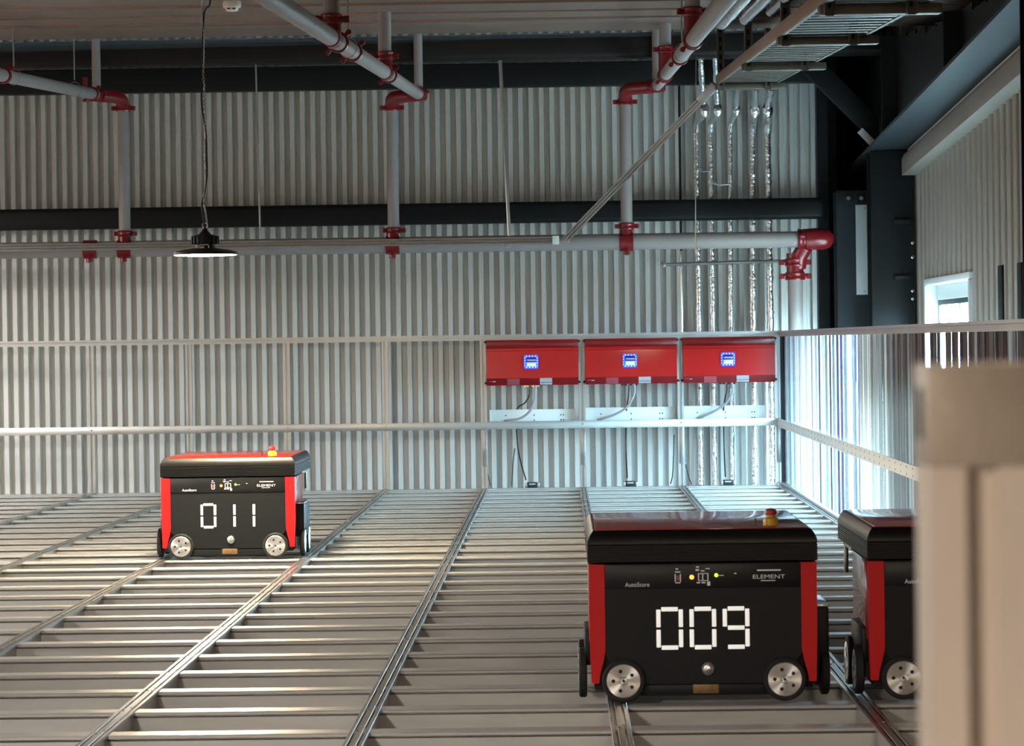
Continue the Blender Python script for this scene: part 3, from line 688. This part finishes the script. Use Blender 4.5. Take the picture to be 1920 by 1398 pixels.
build('down_pipe', MB().tube([V((q.x, YP+.07, MZ-.19)), V((q.x, YP+.07, FLZ))], MR*.92, 18), 'pipe', mp)
for u in (232, 735, 1173, 168):
    b = at(u+1, 440, YP).x
    m = MB().tube([V((b, YP, MZ)), V((b, YP, MZ+.085))], RR*1.1, 14) if u != 168 else MB()
    m.lathe([(MR*1.02, -.05), (MR*1.16, -.045), (MR*1.16, .045), (MR*1.02, .05)], V((b, YP, MZ)), XA, 20)
    m.tube([V((b, YP-.02, MZ-.03)), V((b, YP-.045, MZ-.085))], .020, 12).lathe([(.024, 0), (.024, .02), (.012, .026)], V((b, YP-.050, MZ-.07)), (0, 0, -1), 12)
    build('outlet_tee', m, 'red_fit', mp)
# ------------------------------------------------------------------ strut channel in front of the main, rising to the tray
YS_ = 20.0
cA = at(-350, 459, YS_); cB = at(1045, 450, YS_); D0 = at(1062, 447, YS_); D1 = at(1338, 163, 19.45)
st = thing('strut_channel', 'galvanised strut channel along the rear wall that bends up to the cable tray', 'cable channel', (D0.x, YS_, D0.z))
cpf = [(-.024, -.024), (-.024, -.015), (.004, -.014), (.004, -.006), (-.024, -.005), (-.024, .004), (.004, .005), (.004, .014), (-.024, .015), (-.024, .024), (.016, .024), (.016, -.024)]
build('level_channel', MB().prism(cpf, lambda a, b, t: V((t, YS_+a, cB.z+b)), cA.x, cB.x), 'galv', st)
dd = (D1-D0).normalized(); nrm = V((-dd.z, 0, dd.x)).normalized(); dep = dd.cross(nrm); dep = dep if dep.y > 0 else -dep
L_ = (D1-D0).length
build('rising_channel', MB().prism(cpf, lambda a, b, t: D0 + dd*t + nrm*b + dep*a, 0, L_), 'galv', st)
build('joint_clip', MB().box(cB.x-.035, cB.x+.012, YS_-.030, YS_+.02, cB.z-.030, cB.z+.030, .003), 'plate', st)
build('hinge_piece', MB().box(cB.x+.010, D0.x+.020, YS_-.022, YS_+.012, cB.z-.018, cB.z+.016, .003), 'galv', st)
build('upper_clip', MB().obox(D1-dd*.06, dd, nrm, dep, .16, .062, .055, .003), 'galv', st)
k0 = at(951, 461, YS_); build('clamp', MB().box(k0.x-.02, k0.x+.016, YS_-.02, YS_+.03, k0.z-.012, k0.z+.02, .003), 'galv', st)
# hanger rods from the roof to the channel
for (ua, va, ub, vb, lb, r) in ((478, 60, 488, 446, 'thin grey hanger rod between the hanging lamp and the middle sprinkler riser', .006), (935, 60, 955, 442, 'grey hanger rod meeting the strut channel before its bend', .013), (1305, 90, 1304, 470, 'thin grey hanger rod in front of the foil pipes', .0035)):
    solo('hanger_rod', MB().tube([at(ua, va, YS_+.02), at(ub, vb, YS_-.02)], r, 10), 'galv', lb, 'hanger rod', 'hanger rods in front of the rear wall')
# ------------------------------------------------------------------ cable tray
T0 = at(1343, 158, 19.5); T1 = at(1457, 161, 19.5); T1.z = T0.z
ty = thing('cable_tray', 'wide galvanised cable tray with tan side rail hanging under the roof', 'cable tray', (T0.x, T0.y, T0.z))
LT = 9.4; up = V((0, 0, 1)); rx = V((1, 0, 0)); rd = RD.normalized()
def tbox(name, s0, s1, x0, x1, z0, z1, m, bev=.002):
    a = T0 - RD*s0; b = T0 - RD*s1; c = (a+b)/2 + rx*(x0+x1)/2 + up*(z0+z1)/2
    return build(name, MB().obox(c, rx, rd, up, x1-x0, (b-a).length, z1-z0, bev), m, ty)
TW = T1.x-T0.x
tbox('side_rail', 0, LT, -.003, .003, 0, .062, 'tray_side'); tbox('side_lip', 0, LT, 0, .018, -.002, .002, 'galv_tray', 0)
tbox('side_rail', 0, LT, TW-.003, TW+.003, 0, .062, 'galv_tray'); tbox('side_lip', 0, LT, TW-.018, TW, -.002, .002, 'galv_tray', 0)
s = .1; k = 0
while s < LT-.1 and k < 90:
    tbox('rung', s, s+.095, .012, TW-.012, .002, .005, 'galv_tray', .001); s += .2; k += 1
tbox('tray_shade_sheet', 0, LT, 0, TW, .056, .062, 'black_steel', 0)  # black sheet added to make the shade seen between the rungs
for sv in (.10, 3.1, 5.9, 8.2):
    tbox('support_bar', sv, sv+.11, -.015, TW+.05, -.045, -.004, 'galv_tray', .006)
    for xh in (TW*.82, .02):
        a = T0 - RD*(sv+.13) + rx*xh
        h = MB()
        h.box(a.x-.022, a.x-.016, a.y-.03, a.y+.012, a.z-.05, a.z+.60).box(a.x+.016, a.x+.022, a.y-.03, a.y+.012, a.z-.05, a.z+.60).box(a.x-.016, a.x+.016, a.y+.006, a.y+.012, a.z-.05, a.z+.60)
        hh = build('hanger', h, 'galv_tray', ty)
        hs = MB()
        for kz in range(7): hs.box(a.x-.007, a.x+.007, a.y+.003, a.y+.0062, a.z-.02+kz*.06, a.z+.01+kz*.06)
        build('hanger_slot', hs, 'hole', hh)
# ------------------------------------------------------------------ foil-wrapped pipes
def foil(mb, pts, r, n=12):
    pts = [V(p_) for p_ in pts]; out = []
    for a, b in zip(pts, pts[1:]):
        m_ = max(2, int((b-a).length/.035))
        for k in range(m_): out.append(a + (b-a)*k/m_)
    out.append(pts[-1])
    out = [p_ + V((random.uniform(-1, 1), random.uniform(-1, 1), 0))*r*.08 for p_ in out]
    mb.tube(out, [r*(1+random.uniform(-.10, .12)) for _ in out], n); return mb
YW = 20.86
for i, (ul, ub, uu, ut, vt, r, lb) in enumerate(((1305, 1311, 1320, 1313, 100, .022, 'foil-wrapped pipe on the rear wall, farthest from the corner'), (1332, 1337, 1345, 1341, 100, .021, 'foil-wrapped pipe on the rear wall, second from the strut channel'), (1369, 1370, 1380, 1383, 165, .018, 'foil-wrapped pipe on the rear wall, third and middle of five'), (1411, 1412, 1414, 1417, 165, .024, 'foil-wrapped pipe on the rear wall, second from the corner'), (1439, 1445, 1438, 1447, 165, .024, 'foil-wrapped pipe on the rear wall, nearest the corner'))):
    t = thing('foil_pipe', lb, 'pipe', (at(ul, 600, YW).x, YW, FLZ), 'foil-wrapped pipes on the rear wall')
    lowx = at(ub, 615, YW)
    base = V((lowx.x, YW, FLZ))
    build('riser', foil(MB(), [base, lowx, at(ul, 245, YW)], r), 'foil', t)
    build('bend', foil(MB(), [at(ul, 247, YW), at(ul+2, 228, YW-.05), at(uu, 212, 20.62), at(uu, 200, 20.55)], r*1.15), 'foil', t)
    build('upper_run', foil(MB(), [at(uu, 208, 20.56), at((uu+ut)/2, (208+vt)/2, 20.4), at(ut, vt, 20.22)], r), 'foil', t)
    cb = at(uu+1, 207, 20.52)
    build('foil_bulge', MB().lathe([(r*.9, -r*2.2), (r*1.5, -r*1.2), (r*1.75, 0), (r*1.5, r*1.2), (r*.9, r*2.2)], cb, (.06, 0, 1), 14), 'foil', t)
    if i in (0, 1):
        vl = (318, 343)[i]; un = (1332, 1369)[i]
        solo('pipe_link', MB().tube([at(ul+1, vl, YW-.035), at((ul+un)/2, vl+4, YW-.035), at(un, vl+2, YW-.035)], .005, 8).lathe([(.006, -.02), (.014, -.018), (.014, .018), (.006, .02)], at(ul+6, vl, YW-.02), (1, 0, 0), 10), 'silver', ('thin level link between the two foil pipes farthest from the corner', 'thin level link between the second and the middle foil pipe')[i], 'pipe link', 'links between the foil pipes')
    for vv in (235, 340, 520, 585):
        c_ = at(ul + (ub-ul)*(vv-245)/370, vv, YW)
        build('tape_band', MB().lathe([(r*1.05, -.012), (r*1.22, -.010), (r*1.22, .010), (r*1.05, .012)], c_, (.05, 0, 1), 12), 'foil', t)
solo('cross_conduit', MB().tube([at(1242, 496, 20.80), at(1310, 494, 20.80), at(1476, 489, 20.80)], .0125, 10).lathe([(.012, -.02), (.021, -.018), (.021, .018), (.012, .02)], at(1243, 496, 20.80), (0, 1, 0), 14), 'galv', 'thin level conduit crossing the foil pipes towards the red fitting', 'conduit')
for i, (u, v, Y, ll_, r, lb) in enumerate(((1352, 44, 15.8, 3.4, .034, 'foil-wrapped duct under the roof next to the sprinkler branch'), (1396, 36, 15.2, 3.2, .030, 'foil-wrapped duct under the roof between another duct and the cable tray'), (1446, 22, 14.4, 2.2, .026, 'foil-wrapped duct close beside the tan tray side'))):
    a = at(u, v, Y); b = along(a, ll_)
    t = thing('foil_duct', lb, 'duct', (a.x, a.y, a.z), 'foil-wrapped ducts under the roof')
    build('duct', foil(MB(), [a, b], r, 14), 'foil', t)
    build('bend', foil(MB(), [a, a+V((.02, .06, .02)), a+V((.03, .08, .06)), a+V((.03, .09, .12))], r*1.02), 'foil', t)
# ------------------------------------------------------------------ corner steelwork
def rz(Y): return 2.355 + (20.0-Y)*.0445
def deckz(Y):
    P_ = sorted(prof); m_ = 9.0
    for (a, b), (c_, d_) in zip(P_, P_[1:]):
        for t in (0, .25, .5, .75, 1):
            q = a+(c_-a)*t
            if abs(q-Y) < .45: m_ = min(m_, b+(d_-b)*t)
    return m_
rf = thing('steel_rafter', 'dark steel rafter with broad lower flange above the side wall', 'beam', (2.31, 14, rz(14)))
def slab(name, x0, x1, dz0, dz1, y0, y1, m):
    b = MB(); b.prism([(x0, 0), (x1, 0), (x1, 1), (x0, 1)], lambda a, c, t: V((a, t, rz(t)+(dz0 if c == 0 else dz1))), y0, y1); return build(name, b, m, rf, smooth=0)
slab('lower_flange', 2.17, 2.445, 0, .022, 12.8, 22.9, 'dark_steel')
ys_ = [12.8+.505*k for k in range(21)]
w_ = MB()
for ya, yb in zip(ys_, ys_[1:]):
    zt = min(deckz(ya), deckz(yb))-.02
    w_.prism([(2.300, 0), (2.315, 0), (2.315, 1), (2.300, 1)], lambda a, c, t: V((a, t, rz(t)+.02 if c == 0 else zt)), ya, yb)
build('web', w_, 'black_steel', rf, smooth=0)
for yy in (19.3, 16.2): build('stiffener', MB().box(2.19, 2.30, yy, yy+.02, rz(yy)+.02, deckz(yy)-.03), 'black_steel', rf)
def column(x0, x1, y0, y1, ztop, label, m='dark_steel'):
    c = thing('steel_column', label, 'column', ((x0+x1)/2, (y0+y1)/2, FLZ))
    build('front_flange', MB().box(x0, x1, y0, y0+.018, FLZ, ztop, .002), m, c)
    build('rear_flange', MB().box(x0, x1, y1-.018, y1, FLZ, ztop, .002), m, c)
    build('web', MB().box((x0+x1)/2-.008, (x0+x1)/2+.008, y0+.018, y1-.018, FLZ, ztop), m, c)
    return c
c1 = column(2.185, 2.485, 20.0, 20.28, rz(20.14)-.004, 'dark steel column with bolts against the side wall, nearest the window', 'black_steel')
for (u, v) in ((1711, 455), (1711, 482), (1711, 545), (1711, 560)):
    q = at(u, v, 19.99); build('bolt', MB().lathe([(.012, 0), (.012, .01), (.006, .014)], q, (0, -1, 0), 8), 'silver', c1)
for v in (415, 520):
    q = at(1690, v, 19.985); build('cleat', MB().box(q.x-.05, q.x+.06, 19.95, 20.0, q.z-.012, q.z+.012, .002), 'black_steel', c1)
Y2 = 20.55
xa = at(1569, 400, Y2).x; xb = at(1650, 400, Y2).x; zt = at(1600, 357, Y2).z
c2 = column(xa, xb, Y2, Y2+.26, zt, 'dark grey steel column at the rear wall end with a long pale plate on it')
A = at(1604, 384, Y2-.01); Bq = at(1634, 552, Y2-.01)
pl = build('pale_plate', MB().box(A.x, Bq.x, Y2-.012, Y2-.002, Bq.z, A.z, .002), 'plate', c2); pl['label'] = 'long pale plate with two screws'
for v in (390, 546):
    q = at(1621, v, Y2-.012); build('screw', MB().lathe([(.007, 0), (.007, .006)], q, (0, -1, 0), 8), 'galv', pl)
ze = at(1600, 383, Y2).z
ep = build('end_plate', MB().box(xa, xb, Y2-.014, Y2-.001, ze, zt, .002), 'black_steel', c2)
build('seam_bar', MB().box(at(1605, 370, Y2).x-.003, at(1605, 370, Y2).x+.003, Y2-.020, Y2-.013, ze, zt), 'dark_steel', ep)
for u in (1591, 1615):
    q = at(u, 371, Y2-.014); build('bolt', MB().lathe([(.017, 0), (.017, .010), (.010, .018)], q, (0, -1, 0), 6), 'galv', ep)
column(2.152, 2.44, 13.0, 13.3, rz(13.15)-.004, 'dark steel column under the near end of the rafter', 'brown_steel')
solo('corner_stanchion', MB().box(1.985, 2.075, 21.3, 21.5, FLZ, 3.4), 'black_steel', 'black steel stanchion in the dark gap beside the rear wall end', 'column')
B0 = at(1508, 128, 20.5); B1 = at(1642, 262, 20.5); bd = (B1-B0).normalized(); bn = V((-bd.z, 0, bd.x))
br = thing('knee_brace', 'black diagonal knee brace with pale plate end under the rafter', 'brace', (B1.x, B1.y, B1.z))
build('brace_bar', MB().obox((B0+B1)/2+bn*.05, bd, V((0, 1, 0)), bn, (B1-B0).length+.1, .06, .15, .003), 'black_steel', br)
q0 = at(1612, 244, 20.45); q1 = at(1640, 272, 20.45); qd = (q1-q0).normalized()
e_ = build('plate_end', MB().obox((q0+q1)/2+V((-qd.z, 0, qd.x))*.03*0, qd, V((0, 1, 0)), V((-qd.z, 0, qd.x)), (q1-q0).length, .012, .050, .002), 'white', br)
# trim between rafter and side wall
def sl(name, pts, m, y0, y1):
    b = MB().prism(pts, lambda a, c, t: V((a, t, c+rz(t)-2.355)), y0, y1); return structure(name, b, m)
sl('trim_1', [(2.40, 2.17), (2.40, 2.285), (2.415, 2.315), (2.445, 2.335), (2.52, 2.335), (2.52, 2.17)], 'trim', 12.6, 19.98)
sl('trim_2', [(2.445, 2.342), (2.445, 2.40), (2.50, 2.40), (2.50, 2.342)], 'white', 12.6, 19.98)
# two dark channels on the side wall
for i, (ua, ub, va, vb, lb) in enumerate(((1870, 1878, 497, 640, 'dark vertical channel on the side wall, nearer the window'), (1906, 1914, 492, 640, 'dark vertical channel on the side wall, farther from the window'))):
    Y = 2.49*FPX/((ua+ub)/2-1051); zt = at(ua, va, Y).z; wd_ = 8*Y*Y/(FPX*2.49)
    solo('wall_channel', MB().box(2.488, 2.53, Y-wd_/2, Y+wd_/2, .3, zt, .006), 'brown_steel', lb, 'wall channel', 'dark channels on the side wall')
# ------------------------------------------------------------------ hanging lamp
LY = 13.4; c0 = at(385, 478, LY); lx, lz = c0.x, c0.z
LP = thing('pendant_lamp', 'black disc-shaped high-bay lamp, lit, hanging on a chain above robot 011', 'lamp', (lx, LY, lz))
B = lambda n, m, k, par=LP, s_=35: build(n, m, k, par, False, s_)
P0 = V((lx, LY, lz))
B('reflector_disc', MB().lathe([(.148, .000), (.152, .003), (.150, .013), (.120, .022), (.060, .032), (.02, .034)], P0, (0, 0, 1), 48), 'lamp_disc')
B('diffuser', MB().lathe([(.02, -.0045), (.09, -.0035), (.140, -.0012), (.147, .0005), (.1, .001), (.02, .001)], P0, (0, 0, 1), 48), 'lamp_glow')
B('neck', MB().lathe([(.048, .030), (.046, .060), (.03, .062)], P0, (0, 0, 1), 24), 'lamp_body')
hb = MB().lathe([(.054, .050), (.060, .054), (.060, .086), (.053, .091), (.030, .098), (.016, .112), (.008, .126), (.004, .128)], P0, (0, 0, 1), 24)
for k in range(16):
    an = 2*PI*k/16; hb.obox(P0+V((math.cos(an)*.060, math.sin(an)*.060, .070)), (math.cos(an), math.sin(an), 0), (-math.sin(an), math.cos(an), 0), (0, 0, 1), .012, .006, .038, .001)
B('driver_housing', hb, 'lamp_body')
B('steel_bracket', MB().box(lx-.027, lx+.027, LY-.066, LY-.060, lz+.044, lz+.049).box(lx-.027, lx-.021, LY-.066, LY-.060, lz+.030, lz+.049).box(lx+.021, lx+.027, LY-.066, LY-.060, lz+.030, lz+.049).box(lx-.019, lx+.004, LY-.066, LY-.058, lz+.026, lz+.042, .002), 'silver')
pxl = lambda pts, sc=2.9125: [at(u/sc, v/sc, LY) for u, v in pts]
hk = MB().tube([P0+V((math.sin(2*PI*k/16)*.011, 0, .140+math.cos(2*PI*k/16)*.012)) for k in range(17)], .0028, 8, cap=False)
B('hook', hk, 'silver')
tc_ = at(390, -30, LY)
B('power_cord', MB().tube(smooth_path(pxl([(1122, 1262), (1112, 1190), (1102, 1120), (1118, 1050), (1130, 960), (1128, 820), (1124, 720), (1105, 600), (1100, 510), (1112, 430), (1105, 330), (1108, 200), (1114, 90), (1124, 50), (1145, 25), (1150, -60), (1150, -260)])), .0042, 8), 'cable_b')
ch = MB(); cp_ = smooth_path(pxl([(1128, 1215), (1122, 1160), (1112, 1090), (1124, 980), (1118, 850), (1122, 740), (1116, 620), (1114, 500), (1110, 350), (1112, 210), (1106, 90), (1104, 20), (1104, -80), (1104, -260)]), 10)
tot = 0; last = cp_[0]; k = 0
for a, b in zip(cp_, cp_[1:]):
    L0 = (b-a).length; n_ = max(1, round(L0/.018))
    for j in range(n_):
        c_ = a+(b-a)*(j+.5)/n_; d_ = (b-a).normalized(); s_ = V((0, 1, 0)) if k % 2 else V((1, 0, 0)); s_ = (s_-d_*s_.dot(d_)).normalized(); k += 1
        ch.tube([c_+d_*math.cos(2*PI*t/8)*.0115+s_*math.sin(2*PI*t/8)*.0042 for t in range(9)], .0015, 5, cap=False)
B('chain', ch, 'silver')
# smoke detector under the deck
q = at(435, 13, 15.45)
sd = thing('smoke_detector', 'small white smoke detector under the roof deck above the hanging lamp', 'smoke detector', (q.x, q.y, q.z))
build('detector_base', MB().lathe([(.046, .0), (.050, .006), (.050, .022), (.044, .05)], V((q.x, q.y, q.z-.004)), (0, 0, 1), 28), 'detector', sd)
build('detector_head', MB().lathe([(.02, -.022), (.030, -.020), (.036, -.008), (.034, .002)], V((q.x, q.y, q.z-.002)), (0, 0, 1), 28), 'detector', sd)
sm = MB()
for k in range(-1, 2, 2): sm.box(q.x+k*.014-.009, q.x+k*.014+.009, q.y-.037, q.y-.030, q.z-.016, q.z-.010)
build('detector_slot', sm, 'hole', sd)
